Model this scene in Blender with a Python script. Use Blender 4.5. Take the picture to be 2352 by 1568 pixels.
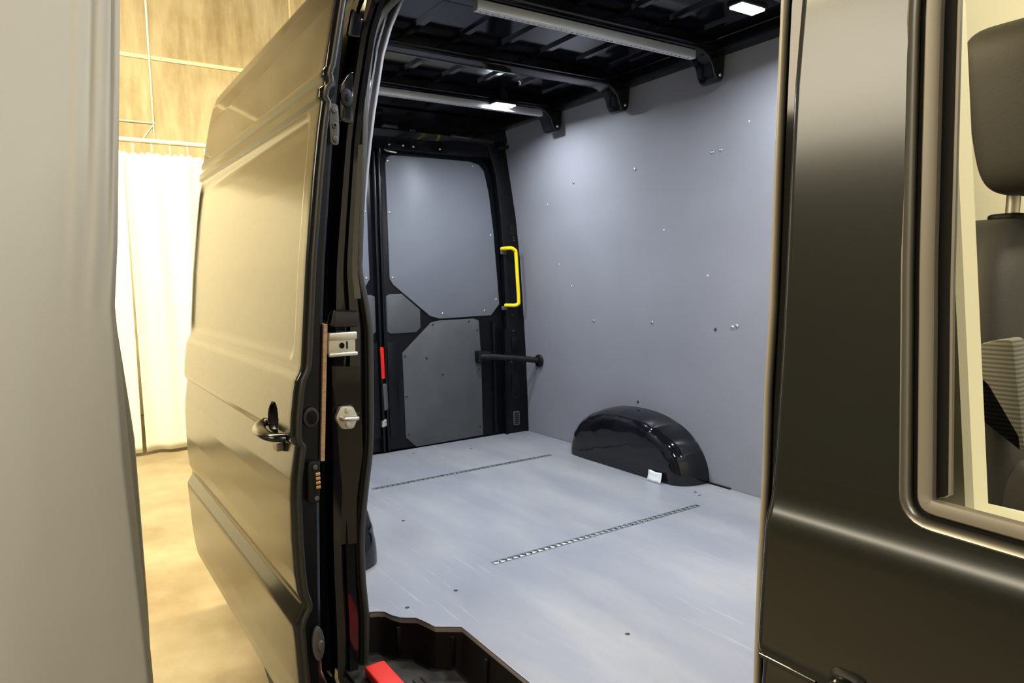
import bpy, bmesh, math, random
from mathutils import Vector, Matrix
random.seed(7)
for o in list(bpy.data.objects): bpy.data.objects.remove(o)
scene = bpy.context.scene
C = scene.collection

# ------------------------------------------------------------------ camera
cd = bpy.data.cameras.new('camera'); cam = bpy.data.objects.new('camera', cd); C.objects.link(cam)
cd.sensor_fit = 'HORIZONTAL'; cd.sensor_width = 36.0; cd.lens = 1614.5/2352*36.0
cd.clip_start = 0.02; cd.clip_end = 100
right = Vector((0.55353756, 0.83255382, -0.02122019))
down = Vector((0.06121837, -0.06608651, -0.99593418))
fwd = Vector((-0.83057117, 0.54998791, -0.08754896))
m = Matrix.Identity(4)
for i in range(3):
    m[i][0] = right[i]; m[i][1] = -down[i]; m[i][2] = -fwd[i]
m[2][3] = 1.54
cam.matrix_world = m
scene.camera = cam

# ------------------------------------------------------------------ world, exposure, hall lights
scene.view_settings.view_transform = 'Standard'
scene.view_settings.look = 'None'
scene.view_settings.gamma = 1.0
scene.view_settings.use_curve_mapping = False
scene.view_settings.exposure = 0.0
w = bpy.data.worlds.new('hall_ambient'); scene.world = w; w.use_nodes = True
bgn = w.node_tree.nodes['Background']; bgn.inputs[0].default_value = (1.0, 0.88, 0.62, 1); bgn.inputs[1].default_value = 0.02

WARM = (1.0, 0.80, 0.42)
def area(name, loc, size, power, color, target):
    l = bpy.data.lights.new(name, 'AREA'); l.shape = 'RECTANGLE'; l.size = size[0]; l.size_y = size[1]
    l.energy = power; l.color = color
    o = bpy.data.objects.new(name, l); C.objects.link(o); o.location = loc
    d = Vector(target) - Vector(loc)
    o.rotation_euler = d.to_track_quat('-Z', 'Y').to_euler()
    return o
# luminaires of the hall, hung under its ceiling, plus two added lights at the end
NEUTRAL = (1.0, 0.94, 0.82)
area('hall_light', (-4.4, 0.2, 5.2), (3.0, 0.5), 720, WARM, (-5.6, 0.2, 0))
area('hall_light', (-4.4, 4.6, 5.6), (3.0, 0.5), 420, WARM, (-5.2, 4.6, 0))
area('hall_light', (-4.8, -3.6, 6.7), (3.0, 0.5), 900, WARM, (-5.8, -3.4, 0))
area('hall_light', (2.5, 4.2, 6.6), (4.0, 0.5), 620, NEUTRAL, (2.0, 3.8, 0))
area('hall_light', (5.0, 0.0, 6.6), (0.5, 4.0), 200, NEUTRAL, (4.6, 0.0, 0))  # unseen, added ahead of the van to light the cab
area('hall_light', (-2.2, -3.6, 3.85), (4.4, 1.6), 300, (1.0, 0.84, 0.60), (-1.8, 0.6, 2.2))  # unseen soft panel, added and sized for the front door's bright reflection

# ------------------------------------------------------------------ materials
def mat(name, col, rough=0.5, metal=0.0, spec=0.5, coat=0.0, emit=0.0, noise=None, bump=None):
    """noise=(scale, amount, stretch) colour variation; bump=(scale, strength)"""
    m = bpy.data.materials.new(name); m.use_nodes = True
    nt = m.node_tree; b = nt.nodes['Principled BSDF']
    b.inputs['Base Color'].default_value = (*col, 1); b.inputs['Roughness'].default_value = rough
    b.inputs['Metallic'].default_value = metal; b.inputs['Specular IOR Level'].default_value = spec
    b.inputs['Coat Weight'].default_value = coat; b.inputs['Coat Roughness'].default_value = 0.05
    if emit:
        b.inputs['Emission Color'].default_value = (*col, 1); b.inputs['Emission Strength'].default_value = emit
    tc = nt.nodes.new('ShaderNodeTexCoord')
    if noise:
        mp = nt.nodes.new('ShaderNodeMapping'); mp.inputs['Scale'].default_value = noise[2]
        nt.links.new(tc.outputs['Object'], mp.inputs['Vector'])
        n = nt.nodes.new('ShaderNodeTexNoise'); n.inputs['Scale'].default_value = noise[0]; n.inputs['Detail'].default_value = 6
        nt.links.new(mp.outputs[0], n.inputs['Vector'])
        r = nt.nodes.new('ShaderNodeValToRGB')
        a = noise[1]
        r.color_ramp.elements[0].position = 0.3; r.color_ramp.elements[1].position = 0.7
        r.color_ramp.elements[0].color = (*[c*(1-a) for c in col], 1); r.color_ramp.elements[1].color = (*[min(1, c*(1+a)) for c in col], 1)
        nt.links.new(n.outputs['Fac'], r.inputs['Fac']); nt.links.new(r.outputs['Color'], b.inputs['Base Color'])
    if bump:
        n2 = nt.nodes.new('ShaderNodeTexNoise'); n2.inputs['Scale'].default_value = bump[0]; n2.inputs['Detail'].default_value = 4
        nt.links.new(tc.outputs['Object'], n2.inputs['Vector'])
        bp = nt.nodes.new('ShaderNodeBump'); bp.inputs['Strength'].default_value = bump[1]; bp.inputs['Distance'].default_value = 0.002
        nt.links.new(n2.outputs['Fac'], bp.inputs['Height']); nt.links.new(bp.outputs['Normal'], b.inputs['Normal'])
    return m

M = {}
M['paint'] = mat('satin_dark_paint', (0.041, 0.044, 0.047), 0.18, 0.9, 0.5)
M['gloss'] = mat('gloss_black_paint', (0.006, 0.006, 0.008), 0.07, 0, 0.5, 0.0, bump=(6, 0.12))
M['roofblack'] = mat('roof_black_paint', (0.004, 0.004, 0.007), 0.09, 0, 0.28, 0.0)
M['blackmetal'] = mat('black_painted_steel', (0.004, 0.0045, 0.006), 0.30, 0, 0.22)
M['plastic'] = mat('black_plastic', (0.008, 0.008, 0.008), 0.5, 0, 0.18)
M['rubber'] = mat('black_rubber', (0.012, 0.012, 0.011), 0.5, 0, 0.5)
M['sealrubber'] = mat('door_seal_rubber', (0.034, 0.031, 0.025), 0.5, 0, 0.35)
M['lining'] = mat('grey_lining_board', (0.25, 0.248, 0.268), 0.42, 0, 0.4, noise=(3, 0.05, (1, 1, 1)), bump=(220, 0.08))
M['liningshaded'] = mat('shaded_lining_board', (0.140, 0.146, 0.165), 0.42, 0, 0.4, noise=(3, 0.05, (1, 1, 1)), bump=(220, 0.08))  # lining grey darkened: weaker light at the rear put into the colour
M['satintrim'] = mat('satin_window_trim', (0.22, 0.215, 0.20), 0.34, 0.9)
M['liningdark'] = mat('shaded_scuffed_board', (0.070, 0.072, 0.074), 0.45, 0, 0.4, noise=(9, 0.10, (1, 1, 1)), bump=(220, 0.08))  # scuffed board, base darkened to hold the weak light on the rear doors
M['alu'] = mat('aluminium', (0.72, 0.72, 0.73), 0.42, 0.75)
M['galv'] = mat('galvanised_rail', (0.36, 0.37, 0.37), 0.38, 0.85)
M['zinc'] = mat('zinc_plated_steel', (0.62, 0.59, 0.50), 0.34, 0.85)
M['screw'] = mat('screw_head', (0.66, 0.68, 0.72), 0.25, 0.9)
M['darkscrew'] = mat('dark_screw_head', (0.05, 0.045, 0.045), 0.4, 0.5)
M['ply'] = mat('plywood_edge', (0.40, 0.25, 0.14), 0.6, noise=(60, 0.25, (1, 1, 4)))
M['yellow'] = mat('yellow_powder_coat', (0.90, 0.68, 0.004), 0.35)
M['redrefl'] = mat('red_reflector', (0.75, 0.012, 0.006), 0.25, 0, 0.6)
M['red'] = mat('bright_red_plastic', (0.86, 0.045, 0.03), 0.42)
M['white'] = mat('white_sticker', (0.80, 0.80, 0.78), 0.5)
M['cream'] = mat('cream_trim', (0.84, 0.81, 0.60), 0.55)
M['creampanel'] = mat('cream_partition', (0.55, 0.52, 0.38), 0.6)
M['seatdark'] = mat('dark_seat_cover', (0.045, 0.043, 0.038), 0.6, 0, 0.4, bump=(300, 0.1))
M['copper'] = mat('copper_contact', (0.62, 0.36, 0.16), 0.4, 0.7)
M['greyframe'] = mat('grey_window_rubber', (0.13, 0.12, 0.10), 0.45, 0, 0.5)
M['underbody'] = mat('underbody', (0.007, 0.007, 0.007), 0.8, 0, 0.12)
M['steelgrey'] = mat('dark_grey_hardware', (0.10, 0.10, 0.10), 0.42, 0.5)
M['tyre'] = mat('tyre_rubber', (0.015, 0.015, 0.015), 0.7)
M['led'] = mat('led_lens', (0.85, 0.95, 1.0), 0.3, emit=14)
M['tread'] = mat('dirty_step_tread', (0.035, 0.030, 0.022), 0.5, 0, 0.4, noise=(26, 0.7, (1, 1, 1)), bump=(90, 0.4))
M['pipe'] = mat('painted_pipe', (0.62, 0.60, 0.50), 0.45, 0.2)
M['rod'] = mat('grey_steel_rod', (0.28, 0.28, 0.25), 0.5, 0.4)
M['flange'] = mat('painted_flange', (0.24, 0.225, 0.185), 0.35, 0, 0.5)
M['joint'] = mat('pale_joint_sealant', (0.74, 0.68, 0.50), 0.7)

def glass_mat():
    m = bpy.data.materials.new('window_glass'); m.use_nodes = True
    nt = m.node_tree; nt.nodes.clear()
    out = nt.nodes.new('ShaderNodeOutputMaterial'); mix = nt.nodes.new('ShaderNodeMixShader')
    tr = nt.nodes.new('ShaderNodeBsdfTransparent'); tr.inputs[0].default_value = (0.93, 0.95, 0.92, 1)
    gl = nt.nodes.new('ShaderNodeBsdfGlossy'); gl.inputs['Roughness'].default_value = 0.02
    fr = nt.nodes.new('ShaderNodeFresnel'); fr.inputs[0].default_value = 1.35
    nt.links.new(fr.outputs[0], mix.inputs[0]); nt.links.new(tr.outputs[0], mix.inputs[1]); nt.links.new(gl.outputs[0], mix.inputs[2])
    nt.links.new(mix.outputs[0], out.inputs[0]); return m
M['glass'] = glass_mat()

def floorboard_mat():
    m = mat('scuffed_grey_floorboard', (0.36, 0.37, 0.40), 0.42, 0, 0.4)
    nt = m.node_tree; b = nt.nodes['Principled BSDF']; N = nt.nodes.new; Lk = nt.links.new
    tc = N('ShaderNodeTexCoord')
    def noise(scale, st, det=5, rot=0):
        mp = N('ShaderNodeMapping'); mp.inputs['Scale'].default_value = st; mp.inputs['Rotation'].default_value = (0, 0, rot)
        Lk(tc.outputs['Object'], mp.inputs['Vector'])
        n = N('ShaderNodeTexNoise'); n.inputs['Scale'].default_value = scale; n.inputs['Detail'].default_value = det
        Lk(mp.outputs[0], n.inputs['Vector']); return n.outputs['Fac']
    def ramp(fac, p0, p1, c0, c1):
        r = N('ShaderNodeValToRGB'); r.color_ramp.elements[0].position = p0; r.color_ramp.elements[1].position = p1
        r.color_ramp.elements[0].color = c0; r.color_ramp.elements[1].color = c1
        Lk(fac, r.inputs['Fac']); return r.outputs['Color']
    def mix(fac, a, bcol, mode='MIX'):
        x = N('ShaderNodeMixRGB'); x.blend_type = mode
        if isinstance(fac, float): x.inputs[0].default_value = fac
        else: Lk(fac, x.inputs[0])
        Lk(a, x.inputs[1])
        if isinstance(bcol, tuple): x.inputs[2].default_value = bcol
        else: Lk(bcol, x.inputs[2])
        return x.outputs[0]
    base = ramp(noise(2.2, (0.6, 1.6, 1)), 0.3, 0.7, (0.235, 0.237, 0.262, 1), (0.315, 0.316, 0.335, 1))
    dust = ramp(noise(2.6, (0.5, 1.8, 1), 8), 0.42, 0.85, (0, 0, 0, 1), (0.8, 0.8, 0.8, 1))
    base = mix(dust, base, (0.44, 0.42, 0.385, 1))
    # scuff scratches: thin streaks in two directions, broken by a mask
    for rot, sc in ((0.15, 5.0), (1.35, 6.0)):
        s = ramp(noise(sc, (0.5, 14, 1), 3, rot), 0.66, 0.70, (0, 0, 0, 1), (1, 1, 1, 1))
        k = ramp(noise(1.7, (1, 1, 1), 2), 0.48, 0.62, (0, 0, 0, 1), (0.32, 0.32, 0.32, 1))
        f = mix(1.0, s, k, 'MULTIPLY')
        base = mix(f, base, (0.50, 0.50, 0.50, 1))
    Lk(base, b.inputs['Base Color'])
    rg = ramp(noise(3, (1, 1, 1)), 0.3, 0.7, (0.34, 0.34, 0.34, 1), (0.52, 0.52, 0.52, 1))
    Lk(rg, b.inputs['Roughness'])
    # fine raised anti-slip honeycomb
    v = N('ShaderNodeTexVoronoi'); v.inputs['Scale'].default_value = 120; v.inputs['Randomness'].default_value = 0.0
    Lk(tc.outputs['Object'], v.inputs['Vector'])
    bp = N('ShaderNodeBump'); bp.inputs['Strength'].default_value = 0.18; bp.inputs['Distance'].default_value = 0.001
    Lk(v.outputs['Distance'], bp.inputs['Height']); Lk(bp.outputs['Normal'], b.inputs['Normal'])
    return m
M['floorboard'] = floorboard_mat()

def concrete_mat(name, c0, c1, c2, scale, stretch, rough, patch):
    m = mat(name, c0, rough)
    nt = m.node_tree; b = nt.nodes['Principled BSDF']; N = nt.nodes.new; Lk = nt.links.new
    tc = N('ShaderNodeTexCoord')
    def noise(sc, st, det):
        mp = N('ShaderNodeMapping'); mp.inputs['Scale'].default_value = st; Lk(tc.outputs['Object'], mp.inputs['Vector'])
        n = N('ShaderNodeTexNoise'); n.inputs['Scale'].default_value = sc; n.inputs['Detail'].default_value = det
        n.inputs['Roughness'].default_value = 0.62
        Lk(mp.outputs[0], n.inputs['Vector']); return n.outputs['Fac']
    r = N('ShaderNodeValToRGB'); r.color_ramp.elements[0].position = 0.34; r.color_ramp.elements[1].position = 0.64
    r.color_ramp.elements[0].color = (*c1, 1); r.color_ramp.elements[1].color = (*c0, 1)
    Lk(noise(scale, stretch, 8), r.inputs['Fac'])
    r2 = N('ShaderNodeValToRGB'); r2.color_ramp.elements[0].position = patch[0]; r2.color_ramp.elements[1].position = patch[1]
    r2.color_ramp.elements[0].color = (1, 1, 1, 1); r2.color_ramp.elements[1].color = (*c2, 1)
    Lk(noise(scale*0.45, (1, 1, 1), 9), r2.inputs['Fac'])
    x = N('ShaderNodeMixRGB'); x.blend_type = 'MULTIPLY'; x.inputs[0].default_value = 1
    Lk(r.outputs[0], x.inputs[1]); Lk(r2.outputs[0], x.inputs[2]); Lk(x.outputs[0], b.inputs['Base Color'])
    bp = N('ShaderNodeBump'); bp.inputs['Strength'].default_value = 0.25; bp.inputs['Distance'].default_value = 0.01
    Lk(noise(scale*4, (1, 1, 1), 6), bp.inputs['Height']); Lk(bp.outputs['Normal'], b.inputs['Normal'])
    return m
M['concretewall'] = concrete_mat('streaked_concrete', (0.50, 0.445, 0.33), (0.33, 0.275, 0.175), (0.74, 0.68, 0.55), 2.4, (1, 2.6, 0.45), 0.8, (0.48, 0.72))
M['concretefloor'] = concrete_mat('worn_concrete_floor', (0.24, 0.215, 0.165), (0.155, 0.13, 0.088), (0.64, 0.56, 0.44), 1.4, (1, 1, 1), 0.55, (0.5, 0.68))
M['whiteplaster'] = mat('white_hall_plaster', (0.70, 0.68, 0.60), 0.8)
M['plaster'] = mat('hall_plaster', (0.18, 0.18, 0.165), 0.8, noise=(1.5, 0.08, (1, 1, 1)))

def cloth_mat(name, col, trans, bump):
    m = mat(name, col, 0.75, 0, 0.3)
    nt = m.node_tree; b = nt.nodes['Principled BSDF']; out = nt.nodes['Material Output']; N = nt.nodes.new; Lk = nt.links.new
    tc = N('ShaderNodeTexCoord'); mp = N('ShaderNodeMapping'); mp.inputs['Scale'].default_value = (1, 3, 0.5)
    Lk(tc.outputs['Object'], mp.inputs['Vector'])
    n = N('ShaderNodeTexNoise'); n.inputs['Scale'].default_value = 2.5; n.inputs['Detail'].default_value = 4; Lk(mp.outputs[0], n.inputs['Vector'])
    bp = N('ShaderNodeBump'); bp.inputs['Strength'].default_value = bump; bp.inputs['Distance'].default_value = 0.03
    Lk(n.outputs['Fac'], bp.inputs['Height']); Lk(bp.outputs['Normal'], b.inputs['Normal'])
    t = N('ShaderNodeBsdfTranslucent'); t.inputs[0].default_value = (*col, 1)
    mx = N('ShaderNodeMixShader'); mx.inputs[0].default_value = trans
    Lk(b.outputs[0], mx.inputs[1]); Lk(t.outputs[0], mx.inputs[2]); Lk(mx.outputs[0], out.inputs[0])
    return m
M['curtain'] = cloth_mat('white_curtain_cloth', (0.84, 0.82, 0.74), 0.25, 0.2)
M['greycurtain'] = cloth_mat('pale_grey_sheet', (0.56, 0.56, 0.54), 0.12, 0.15)

def rib_fabric():
    m = mat('ribbed_seat_fabric', (0.16, 0.155, 0.13), 0.8)
    nt = m.node_tree; b = nt.nodes['Principled BSDF']; N = nt.nodes.new; Lk = nt.links.new
    tc = N('ShaderNodeTexCoord'); wv = N('ShaderNodeTexWave'); wv.bands_direction = 'Z'; wv.inputs['Scale'].default_value = 70
    Lk(tc.outputs['Object'], wv.inputs['Vector'])
    r = N('ShaderNodeValToRGB'); r.color_ramp.elements[0].color = (0.09, 0.088, 0.075, 1); r.color_ramp.elements[1].color = (0.22, 0.215, 0.185, 1)
    Lk(wv.outputs['Fac'], r.inputs['Fac']); Lk(r.outputs[0], b.inputs['Base Color'])
    return m
M['seatrib'] = rib_fabric()

# ------------------------------------------------------------------ helpers
def put(name, verts, faces, mt, parent=None, smooth=False, angle=None):
    me = bpy.data.meshes.new(name); me.from_pydata([tuple(v) for v in verts], [], faces); me.update()
    bm = bmesh.new(); bm.from_mesh(me); bmesh.ops.recalc_face_normals(bm, faces=bm.faces[:]); bm.to_mesh(me); bm.free()
    me.materials.append(M[mt])
    return link(name, me, parent, smooth, angle)
def link(name, me, parent=None, smooth=False, angle=None):
    o = bpy.data.objects.new(name, me); C.objects.link(o)
    if smooth:
        for p in me.polygons: p.use_smooth = True
        if angle is not None: me.set_sharp_from_angle(angle=math.radians(angle))
    if parent is not None:
        o.parent = parent
        o.matrix_parent_inverse = world_of(parent).inverted()
    return o
def world_of(o):
    mw = o.matrix_basis.copy()
    if o.parent is not None: mw = world_of(o.parent) @ o.matrix_parent_inverse @ mw
    return mw
def thing(name, loc, label, cat, group=None):
    o = bpy.data.objects.new(name, None); C.objects.link(o); o.location = loc; o.empty_display_size = 0.1
    return tag(o, label, cat, group)
def tag(o, label, cat, group=None):
    o['label'] = label; o['category'] = cat
    if group: o['group'] = group
    return o
def struct(o, label=None, cat=None):
    o['kind'] = 'structure'
    if label: o['label'] = label
    if cat: o['category'] = cat
    return o
def lerp_table(T, v):
    if v <= T[0][0]: return T[0][1]
    for (a, b), (c, d) in zip(T, T[1:]):
        if v <= c: return b + (d-b)*(v-a)/(c-a)
    return T[-1][1]
def box(name, x, y, z, mt, parent=None, bev=0.0, seg=2, smooth=True):
    bm = bmesh.new(); bmesh.ops.create_cube(bm, size=1)
    bmesh.ops.scale(bm, vec=(x[1]-x[0], y[1]-y[0], z[1]-z[0]), verts=bm.verts)
    bmesh.ops.translate(bm, vec=((x[0]+x[1])/2, (y[0]+y[1])/2, (z[0]+z[1])/2), verts=bm.verts)
    if bev: bmesh.ops.bevel(bm, geom=bm.edges[:], offset=bev, segments=seg, affect='EDGES', profile=0.5)
    me = bpy.data.meshes.new(name); bm.to_mesh(me); bm.free(); me.materials.append(M[mt])
    return link(name, me, parent, smooth and bev > 0, 50)
def prism(name, poly, axis, a, b, mt, parent=None, bev=0.0, seg=2):
    """polygon in the two other axes (in order), extruded along axis from a to b"""
    def pt(p, t):
        return {'x': (t, p[0], p[1]), 'y': (p[0], t, p[1]), 'z': (p[0], p[1], t)}[axis]
    n = len(poly)
    bm = bmesh.new()
    v0 = [bm.verts.new(pt(p, a)) for p in poly]; v1 = [bm.verts.new(pt(p, b)) for p in poly]
    f0 = bm.faces.new(v0); f1 = bm.faces.new(v1[::-1])
    for i in range(n): bm.faces.new((v0[i], v1[i], v1[(i+1) % n], v0[(i+1) % n]))
    bmesh.ops.recalc_face_normals(bm, faces=bm.faces[:])
    if bev:
        es = [e for e in bm.edges if (e.verts[0] in v0 and e.verts[1] in v0) or (e.verts[0] in v1 and e.verts[1] in v1)]
        bmesh.ops.bevel(bm, geom=es, offset=bev, segments=seg, affect='EDGES', profile=0.5)
    bmesh.ops.triangulate(bm, faces=[f for f in bm.faces if len(f.verts) > 4])
    me = bpy.data.meshes.new(name); bm.to_mesh(me); bm.free(); me.materials.append(M[mt])
    return link(name, me, parent, True, 35)
def rounded(pts, r, n=4):
    """round the corners of a closed polygon"""
    out = []; N = len(pts)
    for i in range(N):
        p0, p, p1 = Vector(pts[i-1]), Vector(pts[i]), Vector(pts[(i+1) % N])
        a, b = (p0-p), (p1-p)
        d = min(r, a.length*0.45, b.length*0.45)
        A = p + a.normalized()*d; B = p + b.normalized()*d
        for k in range(n+1):
            t = k/n; q = A*(1-t)**2 + p*2*t*(1-t) + B*t*t
            out.append((q.x, q.y))
    return out
def tube(name, pts, r, mt, parent=None, n=10, closed=False, flat=(1, 1)):
    P = [Vector(p) for p in pts]; V = []; F = []; m_ = len(P)
    up = Vector((0, 0, 1))
    prev = None
    for i, p in enumerate(P):
        if closed: t = (P[(i+1) % m_] - P[i-1]).normalized()
        else: t = (P[min(i+1, m_-1)] - P[max(i-1, 0)]).normalized()
        if prev is None:
            u = t.cross(up if abs(t.z) < 0.9 else Vector((0, 1, 0))).normalized()
        else:
            u = (prev - t*prev.dot(t)).normalized()
        prev = u; v = t.cross(u)
        for k in range(n):
            a = 2*math.pi*k/n
            V.append(p + u*math.cos(a)*r*flat[0] + v*math.sin(a)*r*flat[1])
    for i in range(m_ if closed else m_-1):
        for k in range(n):
            a = i*n+k; b = i*n+(k+1) % n; c = ((i+1) % m_)*n+(k+1) % n; d = ((i+1) % m_)*n+k
            F.append((a, b, c, d))
    if not closed:
        F.append(tuple(range(n))[::-1]); F.append(tuple((m_-1)*n+k for k in range(n)))
    return put(name, V, F, mt, parent, True, 60)
def smooth_path(pts, n=6):
    P = [Vector(p) for p in pts]; out = []
    for i in range(len(P)-1):
        p0 = P[max(i-1, 0)]; p1 = P[i]; p2 = P[i+1]; p3 = P[min(i+2, len(P)-1)]
        for k in range(n):
            t = k/n
            out.append(0.5*((2*p1) + (p2-p0)*t + (2*p0-5*p1+4*p2-p3)*t*t + (3*p1-p0-3*p2+p3)*t**3))
    out.append(P[-1]); return out
def grid(name, us, vs, fn, mt, parent=None, thick=0.0, angle=None, skip=None):
    nu, nv = len(us), len(vs)
    V = [fn(u, v) for u in us for v in vs]
    F = [(i*nv+j, (i+1)*nv+j, (i+1)*nv+j+1, i*nv+j+1) for i in range(nu-1) for j in range(nv-1)
         if not (skip and skip((us[i]+us[i+1])/2, (vs[j]+vs[j+1])/2))]
    o = put(name, V, F, mt, parent, True, angle)
    if thick:
        s = o.modifiers.new('thickness', 'SOLIDIFY'); s.thickness = thick; s.offset = 0
    return o
def lin(a, b, n): return [a+(b-a)*i/(n-1) for i in range(n)]
def disc_mesh(name, r, h, mt, n=10, dome=True):
    """screw head with its axis along +Y local... built along +Z"""
    V = []; F = []
    rings = [(r, 0), (r, h*0.4), (r*0.72, h*0.85), (r*0.3, h)] if dome else [(r, 0), (r, h), (r*0.6, h)]
    for (rr, z) in rings:
        for k in range(n):
            a = 2*math.pi*k/n; V.append((rr*math.cos(a), rr*math.sin(a), z))
    for i in range(len(rings)-1):
        for k in range(n): F.append((i*n+k, i*n+(k+1) % n, (i+1)*n+(k+1) % n, (i+1)*n+k))
    F.append(tuple((len(rings)-1)*n+k for k in range(n)))
    me = bpy.data.meshes.new(name); me.from_pydata(V, [], F); me.update()
    for p in me.polygons: p.use_smooth = True
    me.materials.append(M[mt]); return me
def stamp(name, me, loc, normal, parent):
    o = bpy.data.objects.new(name, me); C.objects.link(o)
    q = Vector(normal).to_track_quat('Z', 'Y')
    o.rotation_mode = 'QUATERNION'
    o.location = loc; o.rotation_quaternion = q
    if parent is not None:
        o.parent = parent; o.matrix_parent_inverse = world_of(parent).inverted()
    return o
SCREW = disc_mesh('screw', 0.0075, 0.004, 'screw')
DSCREW = disc_mesh('screw', 0.0070, 0.003, 'darkscrew')
FSCREW = disc_mesh('floor_screw', 0.0065, 0.0012, 'darkscrew')

# ================================================================== THE HALL
def slab(name, x, y, z, mt, label, cat):
    return struct(box(name, x, y, z, mt), label, cat)
HX0, HX1, HY0, HY1, HZ = -9.5, 7.0, -7.0, 9.0, 7.6
slab('floor', (HX0, HX1), (HY0, HY1), (-0.12, 0.0), 'concretefloor', 'worn pale concrete floor of the workshop hall', 'floor')
wb = slab('wall_back', (HX0-0.3, HX0-0.03), (HY0, HY1), (0, HZ), 'joint', 'streaked concrete panel wall behind the white curtains', 'wall')
ys = [HY0, -5.08, -1.08, 2.92, 6.92, HY1]; zs = [0, 4.25, HZ]
for i in range(len(ys)-1):
    for j in range(len(zs)-1):
        y0 = ys[i]+(0.02 if i else 0); y1 = ys[i+1]-(0.02 if i < len(ys)-2 else 0)
        z0 = zs[j]+(0.022 if j else 0); z1 = zs[j+1]-(0.022 if j < len(zs)-2 else 0)
        box('concrete_panel', (HX0-0.06, HX0), (y0, y1), (z0, z1), 'concretewall', wb, 0.008)
# pale sealant bead standing proud in the joints
box('joint_bead', (HX0-0.03, HX0+0.012), (HY0, HY1), (4.226, 4.274), 'joint', wb, 0.006)
slab('wall_front', (HX1, HX1+0.2), (HY0, HY1), (0, HZ), 'whiteplaster', 'plain plaster wall at the front of the hall', 'wall')
slab('wall_left', (HX0, HX1), (HY1, HY1+0.2), (0, HZ), 'plaster', 'plain plaster wall on the far side of the van', 'wall')
slab('wall_right', (HX0, HX1), (HY0-0.2, HY0), (0, HZ), 'plaster', 'plain plaster wall on the near side of the hall', 'wall')
slab('ceiling', (HX0, HX1), (HY0, HY1), (HZ, HZ+0.2), 'plaster', 'plain pale ceiling of the workshop hall', 'ceiling')

# ------------------------------------------------------------------ curtains at the back of the bay
CX = -7.15
def back_curtain(y0, y1, label, lean=0.0, seed=0):
    rnd = random.Random(seed)
    ph = [rnd.uniform(0, 6.28) for _ in range(3)]
    W = y1-y0
    def fn(u, v):      # u along the rail 0..1, v height 0..1
        z = 0.035 + v*2.71
        s = u*W
        k = 0.35+0.65*(1-v)
        x = CX + 0.045*math.sin(s*2*math.pi/0.27+ph[0]) * (0.55+0.45*v) + 0.03*math.sin(s*2*math.pi/0.62+ph[1])*k
        y = y0 + s + 0.015*math.sin(s*2*math.pi/0.27+ph[2]) - lean*(1-v)*(1-u)
        if v > 0.99: x = CX + (x-CX)*0.6
        return (x, y, z - 0.02*math.sin(s*2*math.pi/0.135)**2*(v > 0.985))
    o = thing('curtain', (CX, (y0+y1)/2, 0.035), label, 'curtain', 'white curtains at the back of the bay')
    grid('cloth', lin(0, 1, 110), lin(0, 1, 40), fn, 'curtain', o, 0.004)
    n = int(W/0.137)
    for i in range(n):
        y = y0 + (i+0.5)*W/n
        tube('curtain_hook', [(CX, y, 2.735), (CX+0.006, y, 2.755), (CX+0.010, y, 2.78), (CX+0.006, y, 2.805), (CX, y, 2.821)], 0.006, 'pipe', o, 6)
    return o
back_curtain(-4.1, -2.3, 'white curtain hidden far left behind the grey sheet', seed=3)
back_curtain(-2.3, -0.6, 'white curtain behind the grey sheet, second from the gap', seed=4)
back_curtain(-0.6, 0.655, 'white hanging curtain left of the narrow floor-level gap', seed=5)
back_curtain(0.67, 2.3, 'white hanging curtain between the narrow gap and the van door', lean=-0.03, seed=11)
back_curtain(2.32, 4.4, 'white curtain hidden behind the van', seed=13)
rail = thing('curtain_rail', (CX, 0.9, 2.84), 'pale round curtain rail hung from the ceiling above the white curtains', 'rail')
tube('pipe', [(CX, -4.2, 2.845), (CX, 4.5, 2.845)], 0.022, 'pipe', rail, 12)
for yy in (-2.6, 0.92, 4.0):
    tube('hanger_rod', [(CX, yy, 3.0), (CX, yy, HZ)], 0.012, 'rod', rail, 8)
    tube('hanger_rod', [(CX, yy, 2.86), (CX, yy, 3.0)], 0.010, 'rod', rail, 8)
    tube('cross_bar', [(CX, yy+0.01, 3.005), (CX, yy-0.9, 3.005)], 0.012, 'rod', rail, 8)
    tube('brace', [(CX, yy-0.004, 2.99), (CX, yy-0.09, 2.862)], 0.009, 'rod', rail, 8)

# ------------------------------------------------------------------ grey sheet hanging close to the camera
def sheet_fn(u, v):        # u: 0 far left .. 1 hem by the door; v height
    z = 0.06 + 3.2*v
    edge = lerp_table([(0, 0.165), (0.56, 0.150), (1.13, 0.128), (1.5, 0.126), (1.643, 0.142), (2.2, 0.182), (3.4, 0.25)], z)
    back = lerp_table([(0, 0.62), (0.56, 0.46), (1.13, 0.28), (1.5, 0.07), (1.66, 0.0), (3.4, 0.0)], z)
    if u <= 0.8:
        t = u/0.8
        y = -0.85 + (edge+0.85)*t
        x = -1.90 + 0.02*math.sin(y*3.0+z*0.8) + 0.12*(1-t)
        f = max(0, 1-abs(y-edge)/0.11)
        x += 0.012*f*math.sin((edge-y)*150 + z*1.5)*max(0, min(1, (z-1.45)*2))
        return (x, y, z)
    t = (u-0.8)/0.2
    x = -1.90 + 0.02*math.sin(edge*3.0+z*0.8) - t*back - 0.015*math.sin(t*math.pi)
    hem = lerp_table([(0, 0.205), (0.56, 0.200), (1.13, 0.180), (1.5, 0.137), (1.643, 0.142), (2.2, 0.182), (3.4, 0.25)], z)
    y = edge + (hem-edge)*t + 0.008*math.sin(t*math.pi*2)
    return (x, y, z)
us = lin(0, 0.6, 16)+lin(0.61, 0.8, 60)+lin(0.805, 1.0, 24)
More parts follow.
